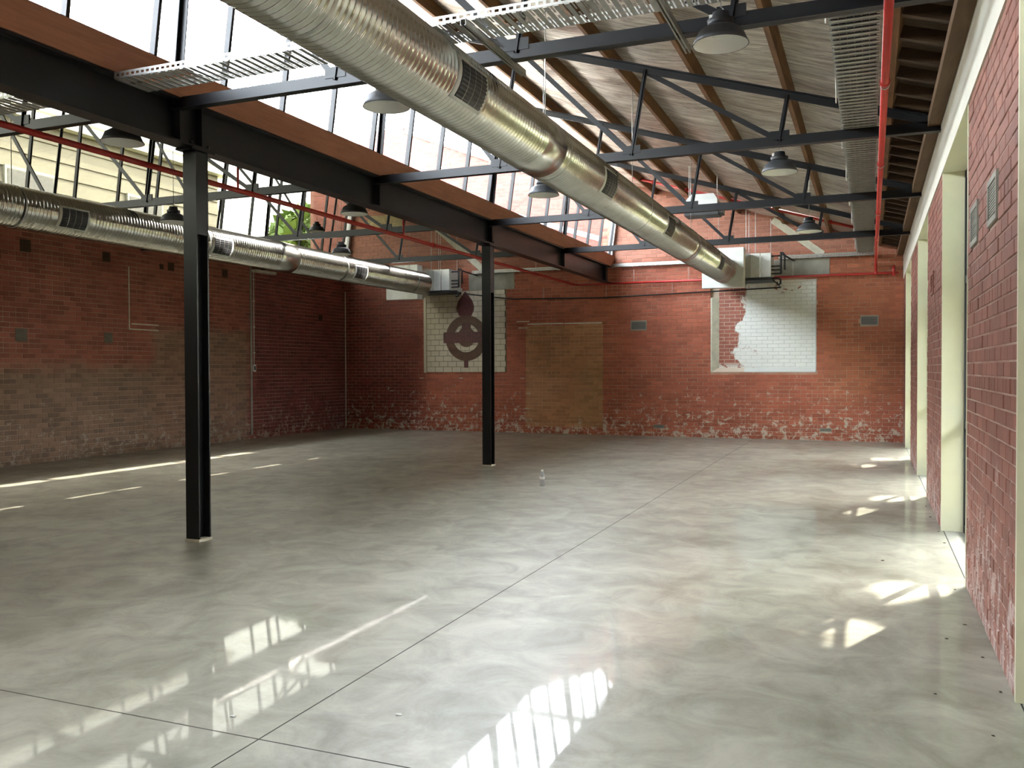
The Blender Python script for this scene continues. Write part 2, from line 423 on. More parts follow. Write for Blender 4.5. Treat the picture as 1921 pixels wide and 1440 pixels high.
# the window recess is cut out of the front layer
def wall_piece(poly, n0, n1, mat, name, parent):
    o = MB().prism(poly, n0, n1, bf).build(name, mat, parent); fixnormals(o); return o
o = wall_piece(core, YB+.10, YB+.42, 'back_mortar', 'wall_core', wb)
for (a, b, c, d) in [(-14.4, WIN[0], -.2, 4.05), (WIN[1], 1.2, -.2, 4.05), (WIN[0], WIN[1], -.2, WIN[2]), (WIN[0], WIN[1], WIN[3], 4.05)]:
    MB().box((a, YB+.006, c), (b, YB+.11, d)).build('mortar_bed', 'back_mortar', wb)
up = [(-14.4, 4.05), (1.2, 4.05)] + core[2:]
wall_piece(up, YB+.006, YB+.11, 'back_mortar', 'mortar_bed', wb)
holes = [TILE, WIN, DOOR] + LINT + [(-5.31, -4.92, 2.515, 2.74), (-.21, .16, 2.52, 2.735), (-4.76, -4.5, .2, .275), (-1.03, -.79, .2, .275)]
lay_bricks(wb, 'back', YB, XL, XR+.01, 0.0, 4.13, 'back_brick', holes, nsingle=300, seed=3)
outside = lambda u, v: (u < XB - .1 and v > zl(u) + .2) or u < -13.25
lay_bricks(wb, 'back', YB, -14.3, 1.0, 4.128, 8.0, 'back_brick', [], keep=lambda u, v: v < top_back(u) - .05 and not outside(u, v), seed=4)
lay_bricks(wb, 'back', YB, -14.3, XB, 4.128, 8.0, 'gable_brick', [], keep=lambda u, v: v < top_back(u) - .05 and outside(u, v), seed=4, name='gable_brick', nsingle=200)
wall_piece([(XB-.1, zl(XB-.1)+.2), (XB-.3, top_back(XB-.3)), (-11.45, 7.85), (-11.45, 7.98), (-12.8, 7.98), (-12.8, 6.55), (-14.4, 6.55), (-14.4, 4.13), (-13.25, 4.13), (-13.2, zl(-13.2)+.2)], YB+.0045, YB+.05, 'gable_mortar', 'gable_bed', wb)
lay_bricks(wb, 'back', YB-.002, DOOR[0], DOOR[1], DOOR[2], DOOR[3], 'infill_brick', [], seed=5, name='infill_brick', headers=3, nsingle=120)
MB().box((DOOR[0], YB+.0045, DOOR[2]), (DOOR[1], YB+.06, DOOR[3])).build('infill_bed', 'infill_mortar', wb)
# pale ragged plaster line over the bricked-up doorway
for (a, b, z, h) in [(-7.95, -7.0, 2.705, .028), (-6.98, -6.02, 2.70, .03), (-8.25, -7.9, 2.78, .02), (-8.2, -7.95, 2.62, .02)]:
    MB().box((a, YB-.006, z), (b, YB+.02, z+h)).build('plaster_line', 'plaster', wb)
# recessed window: painted bricks, plastered reveals
lay_bricks(wb, 'back', YB+.075, WIN[0]+.18, WIN[1]-.02, WIN[2]+.03, WIN[3], 'flaked', [], seed=6, name='painted_brick', nsingle=150, headers=0)
MB().box((WIN[0], YB+.080, WIN[2]), (WIN[1], YB+.10, WIN[3])).build('painted_bed', 'flaked_mortar', wb)
MB().quadbox([(WIN[0], YB-.004, WIN[2]), (WIN[0]+.03, YB-.004, WIN[2]), (WIN[0]+.20, YB+.09, WIN[2]), (WIN[0], YB+.09, WIN[2]),
              (WIN[0], YB-.004, WIN[3]-.35), (WIN[0]+.03, YB-.004, WIN[3]-.35), (WIN[0]+.20, YB+.09, WIN[3]-.35), (WIN[0], YB+.09, WIN[3]-.35)]).build('plaster_reveal', 'plaster', wb)
MB().quadbox([(WIN[0], YB-.004, WIN[2]), (WIN[1], YB-.004, WIN[2]), (WIN[1], YB+.09, WIN[2]), (WIN[0], YB+.09, WIN[2]),
              (WIN[0], YB-.004, WIN[2]+.02), (WIN[1], YB-.004, WIN[2]+.02), (WIN[1], YB+.09, WIN[2]+.12), (WIN[0], YB+.09, WIN[2]+.12)]).build('sill_reveal', 'flaked_mortar', wb)
MB().box((WIN[1]-.025, YB-.004, WIN[2]), (WIN[1], YB+.09, WIN[3])).build('plaster_reveal', 'flaked_mortar', wb)
for (a, b, c, d) in LINT:
    MB().box((a, YB-.012, c), (b, YB+.03, d)).build('concrete_lintel', 'concrete', wb)
MB().bar((-10.62, YB-.004, 5.40), (-9.12, YB-.004, 4.10), .02, .16).build('old_roof_line', 'plaster', wb)
MB().bar((-2.05, YB-.004, 4.93), (-.98, YB-.004, 4.10), .02, .15).build('old_roof_line', 'plaster', wb)
MB().bar((-6.9, YB-.004, 4.62), (-6.15, YB-.004, 4.12), .02, .16).build('old_roof_line', 'plaster', wb)
MB().box((-12.55, YB-.003, 5.35), (-11.5, YB+.02, 5.72)).build('buff_bed', 'infill_mortar', wb)
lay_bricks(wb, 'back', YB-.008, -12.55, -11.5, 5.35, 5.72, 'buff', [], seed=8, name='buff_brick', headers=0)
# coping strip along the parapet behind the left roof and the pale flashing
MB().bar((-11.45, YB+.2, 7.87), (XB-.3, YB+.2, top_back(XB-.3)+.02), .5, .06).build('parapet_coping', 'extgrey', wb)
MB().bar((-12.9, YB-.02, zl(-12.9)+.75), (XB-.2, YB-.02, zl(XB-.2)+.62), .03, .12).build('parapet_flashing', 'flash', wb)
MB().box((-13.285, YB-.02, .05), (-13.265, YB, 3.72)).build('corner_bead', 'plaster', wb)
for (x, z) in [(-11.0, 1.36), (-9.85, 1.36), (-8.15, 1.36), (-7.98, .98), (-8.02, .60), (-11.9, 1.02)]:
    MB().box((x, YB-.004, z), (x+.11, YB+.01, z+.022)).build('mortar_chip', 'plaster', wb)

# tiled panel with roundel emblem
tp = thing('tile_panel', 'cream tiled panel with brown ring emblem set in the back brick wall', 'tile panel')
a, b, c, d = TILE
MB().box((a, YB-.016, c), (b, YB+.004, d)).build('grout_bed', 'grout', tp)
MB().box((a-.02, YB-.034, c-.01), (a+.055, YB+.004, d)).build('edge_strip', 'tile', tp)
MB().box((a-.02, YB-.06, d-.01), (-9.75, YB+.004, d+.07)).build('ledge', 'white', tp)
TW, TH, g = .247, .1405, .009
rows = 15; tz0 = c + .005
cx_, cz_ = -9.63, 2.40
me_cache = {}
for r in range(rows):
    z0 = tz0 + r*TH; z1 = min(z0 + TH - g, d - .01)
    if z1 - z0 < .03: continue
    x = a + .065 - (TW/2 if r % 2 else 0)
    while x < b - .03:
        x0, x1 = max(x, a+.062), min(x + TW - g, b-.008)
        x += TW
        if x1 - x0 < .03: continue
        h2, hz = (x1-x0)/2, (z1-z0)/2
        key = (round(h2, 3), round(hz, 3))
        if key not in me_cache:
            s = MB(); s.v = [(q[0], q[1], q[2]) for q in brick_verts(-h2, h2, -hz, hz, .012, .003)]; s.f = list(BF); s.sm = [False]*9
            me_cache[key] = s.mesh('tile', 'tile')
        link('tile', me_cache[key], tp, loc=((x0+x1)/2, YB-.026, (z0+z1)/2))
em = link('emblem', None, tp, label='brown and maroon ring emblem with crossbar and bud finial')
yf0, yf1 = YB-.036, YB-.022
RO, RI, RD = .585, .365, .255
NW = 40
wedge = []
for k in range(NW):
    a0, a1 = 2*math.pi*k/NW + .004, 2*math.pi*(k+1)/NW - .004
    poly = [(cx_+RI*math.cos(a0), cz_+RI*math.sin(a0)), (cx_+RO*math.cos(a0), cz_+RO*math.sin(a0)), (cx_+RO*math.cos(a1), cz_+RO*math.sin(a1)), (cx_+RI*math.cos(a1), cz_+RI*math.sin(a1))]
    o = MB().prism(poly, yf0, yf1, bf).build('ring_tile', 'emblem', em); fixnormals(o)
ringp = [(cx_+(RO-.004)*math.cos(2*math.pi*k/64), cz_+(RO-.004)*math.sin(2*math.pi*k/64)) for k in range(65)] + [(cx_+(RI+.004)*math.cos(2*math.pi*k/64), cz_+(RI+.004)*math.sin(2*math.pi*k/64)) for k in range(64, -1, -1)]
MB().rings([[(x, yf0+.005, z) for x, z in ringp[:65]], [(x, yf0+.005, z) for x, z in reversed(ringp[65:])]], False, False, False).build('ring_backing', 'emblem_red', em)
disc = [(cx_+.24*math.cos(2*math.pi*k/32), cz_+.03+.26*math.sin(2*math.pi*k/32)) for k in range(32)]
fixnormals(MB().prism(disc, yf0-.002, yf1, bf).build('inner_disc', 'emblem', em))
fixnormals(MB().prism([(cx_-.12, cz_+.2), (cx_+.12, cz_+.2), (cx_+.13, cz_+.375), (cx_-.13, cz_+.375)], yf0-.003, yf1, bf).build('neck', 'emblem_red', em))
fixnormals(MB().prism([(cx_-.64, cz_-.12), (cx_+.64, cz_-.12), (cx_+.64, cz_+.155), (cx_-.64, cz_+.155)], yf0-.012, yf1, bf).build('crossbar', 'emblem_red', em))
bud = [(-.17, 0), (.17, 0), (.235, .14), (.245, .24), (.20, .38), (.13, .47), (.06, .56), (0, .63), (-.06, .56), (-.13, .47), (-.20, .38), (-.245, .24), (-.235, .14)]
fixnormals(MB().prism([(cx_-.02+x, cz_+.59-.02+z) for x, z in bud], yf0-.006, yf1, bf).build('bud_finial', 'emblem_red', em))
fixnormals(MB().prism([(cx_-.06, cz_-.76), (cx_+.05, cz_-.76), (cx_+.05, cz_-.57), (cx_-.06, cz_-.57)], yf0-.004, yf1, bf).build('stem', 'emblem_red', em))
# worn raised strokes on the crossbar and bud, as far as the photo shows them
for (x0, z0, x1, z1) in [(-.57,-.09,-.57,.11),(-.57,.11,-.50,-.02),(-.50,-.02,-.43,.11),(-.43,.11,-.43,-.09),(-.37,.11,-.35,-.09),(-.35,-.09,-.28,-.09),(-.28,-.09,-.26,.11),
                         (-.20,.10,-.08,.10),(-.08,.10,-.2,-.08),(-.2,-.08,-.08,-.08),(-.01,.08,.08,.08),(-.01,.08,-.01,-.08),(-.01,-.08,.09,-.08),(.09,-.08,.09,0),
                         (.15,-.09,.15,.1),(.15,.1,.24,.08),(.24,.08,.16,0),(.16,0,.25,-.09),(.32,-.09,.38,.1),(.38,.1,.44,-.09),(.50,.1,.55,-.09),(.55,-.09,.6,.1)]:
    MB().bar((cx_+x0, yf0-.013, cz_+.02+z0), (cx_+x1, yf0-.013, cz_+.02+z1), .006, .018).build('letter_stroke', 'emblem_mark', em)
for (x0, z0, x1, z1) in [(-.12,.08,-.09,.34),(-.09,.34,-.02,.1),(-.02,.1,.06,.34),(.06,.34,.10,.1),(-.16,.25,.13,.26)]:
    MB().bar((cx_-.02+x0, yf0-.007, cz_+.57+z0), (cx_-.02+x1, yf0-.007, cz_+.57+z1), .006, .016).build('letter_stroke', 'emblem_mark', em)

# ------------------------------------------------------------------ left wall
wl = struct('wall_left')
MB().box((XL-.35, YF, -.2), (XL-.006, YB+.1, 4.22)).build('wall_core', 'left_mortar', wl)
lay_bricks(wl, 'left', XL, YF, YB, 0.0, 4.2, 'left_brick', [], nsingle=300, seed=11, rough=.0018, keep=lambda u, v: u > 6.5)
for (y, z, s_) in [(10.75, 3.72, .21), (12.46, 3.73, .18), (14.11, 3.72, .17), (15.74, 3.74, .17), (10.65, 2.2, .22), (12.49, 2.21, .19), (13.85, 3.69, .10), (19.4, 2.95, .16)]:
    MB().box((XL-.01, y-s_/2, z-s_/2), (XL+.006, y+s_/2, z+s_/2)).build('patched_hole', 'patch_grey' if z < 2.5 else 'darkwood', wl)
MB().box((XL-.01, 12.985, 2.40), (XL+.006, 13.01, 3.6)).build('plaster_line', 'plaster', wl)
MB().box((XL-.01, 12.985, 2.385), (XL+.006, 13.75, 2.41)).build('plaster_line', 'plaster', wl)
MB().box((XL-.01, 13.05, 2.49), (XL+.006, 13.75, 2.515)).build('plaster_line', 'plaster', wl)
MB().box((XL-.01, 16.58, .1), (XL+.012, 16.64, 4.0)).build('painted_edge', 'concrete', wl)
MB().box((XL-.01, 16.66, 3.87), (XL+.12, 17.42, 3.93)).build('plaster_ledge', 'plaster', wl)
cdt = thing('conduit', 'thin white conduit with switch box running down the left brick wall', 'conduit')
MB().tube([(XL+.015, 16.70, 1.70), (XL+.015, 16.70, 3.87)], .011, 8).build('pipe', 'switch', cdt)
MB().box((XL, 16.655, 1.56), (XL+.035, 16.745, 1.72)).build('switch_box', 'switch', cdt)
MB().box((XL+.035, 16.675, 1.59), (XL+.04, 16.725, 1.69)).build('switch_plate', 'grille', cdt)
for z in (2.0, 2.6, 3.2, 3.7):
    MB().box((XL, 16.675, z-.012), (XL+.028, 16.725, z+.012)).build('pipe_clip', 'switch', cdt)

# ------------------------------------------------------------------ right wall
wr = struct('wall_right')
piers = [(YF, OPEN[0][0])] + [(OPEN[i][1], OPEN[i+1][0]) for i in range(3)] + [(OPEN[3][1], YB+.1)]
for i, (a, b) in enumerate(piers):
    MB().box((XR+.006, a+.02, -.2), (XR+.34, b-.02, 3.5)).build('pier_core', 'right_mortar', wr)
class _Mk: pass
first = True
for i, (a, b) in enumerate(piers):
    if b <= OPEN[0][0] + .01: continue
    lay_bricks(wr, 'right', XR, a+.03, min(b-.03, YB), 0.0, 3.5, 'right_brick',
               [(5.53, 5.94, 2.43, 2.70), (6.48, 6.90, 2.43, 2.70), (10.85, 11.25, 2.43, 2.68)], nsingle=(260 if i == 1 else 40 if i == 2 else 0), seed=20+i, rough=.003)
for i, (a, b) in enumerate(OPEN):        # cream jambs wrap the pier ends
    MB().box((XR-.004, b-.001, 0), (XR+.345, b+.028, 3.5)).build('jamb', 'cream', wr)
    MB().box((XR-.004, a-.028, 0), (XR+.345, a+.001, 3.5)).build('jamb', 'cream', wr)
MB().box((XR-.012, YF, 3.5), (XR+.345, YB+.1, 4.0)).build('lintel', 'cream_grey', wr)
dr = struct('door_1')
a, b = OPEN[0]
for yy in (a+.03, (a+b)/2, b-.03): MB().box((XR+.18, yy-.04, 0), (XR+.25, yy+.04, 3.5)).build('stile', 'cream_grey', dr)
for zz in (.08, 1.2, 2.4, 3.44): MB().box((XR+.185, a, zz-.06), (XR+.245, b, zz+.06)).build('rail', 'cream_grey', dr)
for k in range(16): MB().box((XR+.20, a+.02+k*(b-a-.04)/16+.003, .02), (XR+.225, a+.02+(k+1)*(b-a-.04)/16-.003, 3.48)).build('board', 'cream_grey', dr)
for k, (a, b) in enumerate(OPEN):
    if k == 0: continue
    wn = struct('window_%d' % (k+2))
    X0, X1 = XR+.19, XR+.24
    for yy in (a+.03, (a+b)/2, b-.03):
        MB().box((X0, yy-.03, .0), (X1, yy+.03, 3.5)).build('stile', 'steel', wn)
    for zz in (.04, 1.05, 2.45, 3.46):
        MB().box((X0+.004, a, zz-.035), (X1-.004, b, zz+.035)).build('rail', 'steel', wn)
    for (y0, y1) in ((a+.06, (a+b)/2-.03), ((a+b)/2+.03, b-.06)):
        for (z0, z1) in ((.075, 1.015), (1.085, 2.415), (2.485, 3.425)):
            MB().box((X0+.02, y0, z0), (X0+.026, y1, z1)).build('pane', 'glass', wn)
# ------------------------------------------------------------------ wall behind the camera
wf = struct('wall_front')
MB().box((XL-.35, YF-.3, -.2), (XR+.35, YF, 4.2)).build('wall_core', 'right_mortar', wf)
fixnormals(MB().prism([(XL, 4.2), (XL+.3, zl(XL+.3)+.3), (XB, zl(XB)+.2), (XB+.3, zr(XB+.3)+.3), (1.0, zr(1.0)+.1), (1.0, 3.9)], YF-.3, YF, bf).build('gable', 'right_mortar', wf))

# ------------------------------------------------------------------ right bay roof
cr = struct('ceiling_right')
PX = [-.82 - .97*k for k in range(5)] + [-5.50]
for x in PX + [.19]:
    s_ = MB(); s_.bar((x, YF, zr(x)+.12), (x, YB, zr(x)+.12), .055, .15, (1, 0, -.304)); s_.build('purlin', 'oldwood', cr)
MB().box((XR-.13, YF, 4.0), (XR-.02, YB, 4.10)).build('wall_plate', 'platewood', cr)
MB().box((XR-.02, YF, 4.0), (XR+.10, YB, 4.22)).build('wall_plate', 'platewood', cr)
y = 1.0; k = 0
rj = random.Random(3)
while y < YB - .2:
    x0, x1 = .22, XR - .02
    MB().bar((x0, y, zr(x0)+.10), (x1+.1, y, zr(x1+.1)+.10), .05 + .02*rj.random(), .10, (0, 1, 0)).build('eave_joist', 'darkwood', cr)
    y += .38 + .14*rj.random()
fixnormals(MB().prism([(-5.60, zr(-5.60)+.26), (1.1, zr(1.1)+.26), (1.1, zr(1.1)+.32), (-5.60, zr(-5.60)+.32)], YF, YB+.05, bf).build('roof_deck', 'darkwood', cr))
def foil(x0, x1, zf, name, parent, seed, y0=YF, y1=YB, amp=.022):
    nx, ny = 8, int((y1-y0)/.05)
    s = MB()
    for i in range(nx+1):
        fx = i/nx; x = x0 + (x1-x0)*fx
        for j in range(ny+1):
            y = y0 + (y1-y0)*j/ny
            sag = -.035*math.sin(math.pi*fx)*(1+.6*noise.noise((seed*3.1, y*.5, 0)))
            cr_ = amp*noise.noise((x*.7+seed*7, y*4.5, 1.7)) + amp*.7*noise.noise((x*2.3+seed, y*11, 4.1))
            s.v.append((x, y, zf(x) + .185 + sag + cr_*math.sin(math.pi*min(1, max(0, fx*1.0)))))
    for i in range(nx):
        for j in range(ny):
            p = i*(ny+1)+j; s.f.append((p, p+ny+1, p+ny+2, p+1)); s.sm.append(True)
    return s.build(name, 'foil', parent)
edges = [.16] + PX + [-5.58]
for k in range(len(edges)-1):
    if edges[k]-edges[k+1] > .15: foil(edges[k+1]+.02, edges[k]-.02, zr, 'foil_sheet', cr, k+1)
MB().bar((-5.56, YF, zr(-5.56)+.17), (-5.56, YB, zr(-5.56)+.17), .12, .14, (1, 0, 0)).build('ridge_beam', 'oldwood', cr)

# left bay roof, with unseen gaps added to cast the sun streaks on the floor
cl = struct('ceiling_left')
def strip(x0, x1, y0, y1):
    fixnormals(MB().prism([(x0, zl(x0)+.20), (x1, zl(x1)+.20), (x1, zl(x1)+.26), (x0, zl(x0)+.26)], y0, y1, bf).build('roof_sheet', 'foil', cl))
G1, G2 = -8.98, -7.30
strip(-13.0, G1-.17, YF, YB+.05); strip(G1+.17, G2-.035, YF, YB+.05); strip(G2+.035, XB+.1, YF, YB+.05)
strip(G1-.17, G1+.17, YF, 12.0); strip(G1-.17, G1+.17, 19.2, YB+.05)
strip(G2-.035, G2+.035, YF, 9.5); strip(G2-.035, G2+.035, 18.2, YB+.05)
for yy in (10.6, 12.4, 14.3, 16.0, 17.3): strip(G2-.035, G2+.035, yy-.25, yy+.35)
for (gx, hw, ya, yb, uh) in ((G1, .17, 12.0, 19.2, .42), (G2, .035, 9.5, 18.2, .10)):       # baffles added beside each gap, keep its sky out of floor reflections
    for sx in (-1, 1):
        x0 = gx + sx*(hw+.012); z0 = zl(gx) + .23
        fixnormals(MB().quadbox([(x0-.012, ya, z0-.03), (x0+.012, ya, z0-.03), (x0+.012, yb, z0-.03), (x0-.012, yb, z0-.03),
                      (x0-.012+.42*(uh+.03), ya, z0+uh), (x0+.012+.42*(uh+.03), ya, z0+uh), (x0+.012+.42*(uh+.03), yb, z0+uh), (x0-.012+.42*(uh+.03), yb, z0+uh)]).build('added_baffle', 'darkwood', cl))
for x in [-6.9, -8.3, -9.9, -11.2, -12.4]:
    MB().bar((x, YF, zl(x)+.12), (x, YB, zl(x)+.12), .055, .15, (1, 0, -.304)).build('purlin', 'oldwood', cl)
MB().bar((-12.97, YF, zl(-12.97)+.15), (-12.97, YB, zl(-12.97)+.15), .12, .16, (1, 0, 0)).build('ridge_beam', 'oldwood', cl)

# ------------------------------------------------------------------ saw-tooth windows
def sawtooth(name, xs_, zs_, xt_, zt_, y0, pitch, gmat):
    wn = struct(name)
    d = Vector((xt_-xs_, 0, zt_-zs_)); nrm = Vector((d.z, 0, -d.x)).normalized()
    y = y0; ysl = []
    while y < YB: ysl.append(y); y += pitch
    for y in ysl:
        MB().bar((xs_, y, zs_), (xt_, y, zt_), .035, .06, (0, 1, 0)).build('mullion', 'steel', wn)
    MB().bar((xs_, YF, zs_), (xs_, YB, zs_), .07, .05, (1, 0, 0)).build('sill_bar', 'steel', wn)
    MB().bar((xt_, YF, zt_), (xt_, YB, zt_), .07, .06, (1, 0, 0)).build('head_bar', 'steel', wn)
    ed = [YF] + ysl + [YB]
    for a, b in zip(ed[:-1], ed[1:]):
        if b-a < .1: continue
        m1 = Vector((xs_, a+.004, zs_)); m2 = Vector((xt_, a+.004, zt_)); e = Vector((0, b-a-.008, 0)); q = nrm*.004
        MB().quadbox([m1-q, m1+e-q, m1+e+q, m1+q, m2-q, m2+e-q, m2+e+q, m2+q]).build('pane', gmat, wn)
    MB().bar((xs_-.02, YB-.07, zs_-.2), (xt_-.02, YB-.07, zt_), .10, .12, (0, 1, 0)).build('end_post', 'flash', wn)
    return wn
sawtooth('window_1', -5.80, 4.31, -5.56, zr(-5.56)+.10, .53, .905, 'glass')
sawtooth('window_2', -13.24, 4.30, -12.96, zl(-12.96)+.08, .2, .955, 'glass_dim')
tr = struct('trim_1')
MB().quadbox([(-5.83, YF, 4.05), (-5.74, YF, 4.05), (-5.74, YB, 4.05), (-5.83, YB, 4.05), (-5.80, YF, 4.30), (-5.70, YF, 4.30), (-5.70, YB, 4.30), (-5.80, YB, 4.30)]).build('fascia_board', 'fascia', tr)
tr = struct('trim_2')
MB().box((XL-.06, YF, 4.2), (XL+.10, YB, 4.29)).build('sill_board', 'fascia', tr)
# box gutter lining between the two roofs closes the gap over the beam
tr = struct('trim_3')
MB().box((XB-.16, YF, 4.055), (XB-.02, YB, 4.34)).build('gutter_board', 'fascia', tr)

# ------------------------------------------------------------------ steel frame
bm_ = thing('steel_beam', 'long black steel I-beam carrying the roof along the middle of the hall', 'beam')
x0, x1 = XB-.09, XB+.09
MB().box((x0, YF+.05, 3.65), (x1, YB-.12, 3.672)).build('bottom_flange', 'steel', bm_)
MB().box((x0, YF+.05, 4.028), (x1, YB-.12, 4.05)).build('top_flange', 'steel', bm_)
MB().box((XB-.008, YF+.05, 3.672), (XB+.008, YB-.12, 4.028)).build('web', 'steel', bm_)
for y in [6.53, 13.32, 20.0] + TY:
    for sx in (-1, 1):
        MB().box((XB+sx*.008, y-.006, 3.672), (XB+sx*.085, y+.006, 4.028)).build('stiffener', 'steel', bm_)
for y in (6.53, 13.32):
    for sx in (-1, 1):
        for sy in (-1, 1):
            for zz in (3.69,):
                MB().lathe([(0, -.02), (.016, -.02), (.016, .02), (0, .02)], (XB+sx*.05, y+sy*.11, zz), 6).build('bolt', 'steel', bm_)
def column(y, label):
    t_ = thing('steel_column', label, 'column', 'steel columns under the main beam', (XB, y, 0))
    def b3(a, b, nm, mat='steel'):
        return MB().box(a, b).build(nm, mat, t_)
    hw, hd = .076, .080
    b3((-hw, -hd, .02), (hw, -hd+.016, 3.645), 'flange'); b3((-hw, hd-.016, .02), (hw, hd, 3.645), 'flange')
    b3((-.006, -hd+.016, .02), (.006, hd-.016, 3.645), 'web')
    b3((-.10, -.15, 3.628), (.10, .15, 3.649), 'cap_plate')
    b3((-hw-.008, -hd-.008, 0), (hw+.008, hd+.008, .024), 'grout_pad', 'plaster')
    b3((hw-.012, -hd+.016, 2.86), (hw-.002, hd-.016, 3.62), 'stiffener_plate')
column(6.53, 'nearer black steel H-column standing left of the middle of the hall')
column(13.32, 'farther black steel H-column in front of the tiled emblem panel')

def truss(y, xa, xb, zf, ridge, nodes, label, group):
    t_ = thing('roof_truss', label, 'roof truss', group)
    zc = 4.0
    s = MB(); s.box((xa, y-.006, zc-.055), (xb, y+.006, zc+.055)); s.box((xa, y-.045, zc-.055), (xb, y+.045, zc-.043)); s.build('bottom_chord', 'steel', t_)
    xt, zt = ridge
    p, q = Vector((xt, y, zt)), Vector((xb, y, zf(xb)))
    s = MB(); s.bar(p, q, .012, .085); d = (q-p).normalized(); n = Vector((-d.z, 0, d.x)); n = n if n.z > 0 else -n
    s.bar(p+n*.037, q+n*.037, .085, .012); s.build('top_chord', 'steel', t_)
    s = MB(); s.bar((xa+.03, y, zc), (xt, y, zt), .09, .012); s.bar((xa+.06, y, zc), (xt+.03, y, zt), .012, .07); s.build('window_post', 'steel', t_)
    tops = []
    for xf in nodes:
        h = zf(xf) - zc
        xt_ = xf + .16*h; tops.append(xt_)
        s = MB(); s.bar((xf, y, zc), (xt_, y, zf(xt_)), .05, .012); s.bar((xf, y-.0, zc), (xt_, y, zf(xt_)), .012, .05); s.build('web', 'steel', t_)
    ups = [xt] + tops[:-1]
    for xu, xf in zip(ups, nodes):
        zu = zt if xu == xt else zf(xu)
        s = MB(); s.bar((xu, y+.02, zu-.02), (xf-.03, y+.02, zc+.03), .008, .055); s.bar((xu, y+.045, zu-.02), (xf-.03, y+.045, zc+.03), .045, .008); s.build('diagonal', 'steel', t_)
    for xf in nodes:
        MB().box((xf-.10, y-.012, zc+.02), (xf+.10, y+.010, zc+.11)).build('gusset', 'steel', t_)
    return t_
ORD = ['nearest', 'second', 'third', 'farthest']
for i, y in enumerate(TY):
    truss(y, XB+.0, XR-.01, zr, (-5.62, zr(-5.62)), [-4.12, -2.5, -.90],
          '%s black steel roof truss between the main beam and the right wall' % ORD[i], 'trusses of the right bay')
    truss(y, XL+.02, XB-.0, zl, (-12.98, zl(-12.98)), [-11.45, -9.6, -7.75],
          '%s black steel roof truss in front of the left high windows' % ORD[i], 'trusses of the left bay')

# ------------------------------------------------------------------ ducts
def duct(xc, zc, r, y0, y1, grilles, couplings, ang, label):
    t_ = thing('spiral_duct', label, 'air duct', 'silver spiral ducts')
    cuts = sorted([(a, b, 'c') for a, b in couplings] + [(g-.30, g+.30, 'g') for g in grilles])
    segs = []; y = y0
    for a, b, k in cuts:
        if a > y: segs.append((y, a, 's'))
        segs.append((a, b, k)); y = b
    segs.append((y, y1, 's'))
    n = 40; pitch = .056
    def ring(y, rr, tilt=0.0):
        return [(xc+rr*math.cos(2*math.pi*j/n), y + tilt*math.sin(2*math.pi*j/n + .4), zc+rr*math.sin(2*math.pi*j/n)) for j in range(n)]
    def ribbed(s, a, b):
        k = max(1, round((b-a)/pitch)); p = (b-a)/k; rg = [ring(a, r)]
        for i in range(k):
            ya = a + i*p; tl = .012 if 0 < i < k-1 else 0
            rg += [ring(ya+.40*p, r, tl), ring(ya+.58*p, r+.012, tl), ring(ya+.80*p, r+.012, tl), ring(ya+.98*p, r, tl)]
        s.rings(rg, True, False)
    for a, b, k in segs:
        s = MB()
        if k == 'c':
            s.rings([ring(a, r+.004), ring(a+.02, r+.016), ring(b-.02, r+.016), ring(b, r+.004)], True, False); s.build('coupling', 'galv', t_)
        else:
            ribbed(s, a, b); s.build('duct_section', 'galv', t_)
        if k == 'g':                                # smooth saddle, frame and louvred grille on the side of the duct
            gm = (a+b)/2; aw = math.radians(27)
            def arc(y, rr, a0, a1, m=9): return [(xc+rr*math.cos(a0+(a1-a0)*i/m), y, zc+rr*math.sin(a0+(a1-a0)*i/m)) for i in range(m+1)]
            def patch(ya, yb, aw_, rr, th):
                q = MB(); a0, a1 = ang-aw_, ang+aw_
                A = arc(ya, rr, a0, a1); B = arc(yb, rr, a0, a1); A2 = arc(ya, rr-th, a0, a1); B2 = arc(yb, rr-th, a0, a1)
                m_ = len(A); q.v = A+B+A2+B2
                for i in range(m_-1):
                    q.f.append((i, i+1, m_+i+1, m_+i)); q.f.append((2*m_+i, 3*m_+i, 3*m_+i+1, 2*m_+i+1)); q.f.append((i, 2*m_+i, 2*m_+i+1, i+1)); q.f.append((m_+i, m_+i+1, 3*m_+i+1, 3*m_+i))
                q.f.append((0, m_, 3*m_, 2*m_)); q.f.append((m_-1, 3*m_-1, 4*m_-1, 2*m_-1)); q.sm = [True]*len(q.f)
                return q
            gr = patch(a+.06, b-.06, aw+.10, r+.014, .02).build('grille', 'zinc_pale', t_); fixnormals(gr)
            fixnormals(patch(a+.10, b-.10, aw, r+.018, .01).build('grille_core', 'grille', gr))
            for i in range(9):
                aa = ang - aw + 2*aw*(i+.5)/9
                q = MB(); p0 = (xc+(r+.021)*math.cos(aa), a+.10, zc+(r+.021)*math.sin(aa)); p1 = (p0[0], b-.10, p0[2])
                q.bar(p0, p1, .012, .006, (math.sin(aa), 0, -math.cos(aa))); q.build('louvre', 'grille', gr)
            for i in (1, 2, 3):
                yy = a+.10 + (b-a-.2)*i/4
                q = MB(); q.rings([arc(yy-.003, r+.026, ang-aw, ang+aw), arc(yy+.003, r+.026, ang-aw, ang+aw)], False, False); q.build('louvre', 'galv_dull', gr)
    for y in (4.0, 7.9, 11.2, 15.2, 18.2):         # strap hangers up to the trusses
        q = MB(); q.rings([ring(y-.012, r+.014), ring(y+.012, r+.014)], True, False); q.build('hanger_strap', 'galv_dull', t_)
        MB().tube([(xc, y, zc+r), (xc, y, (zr(xc) if xc > XB else zl(xc))+.1)], .005, 6).build('hanger_rod', 'galv_dull', t_)
    return t_
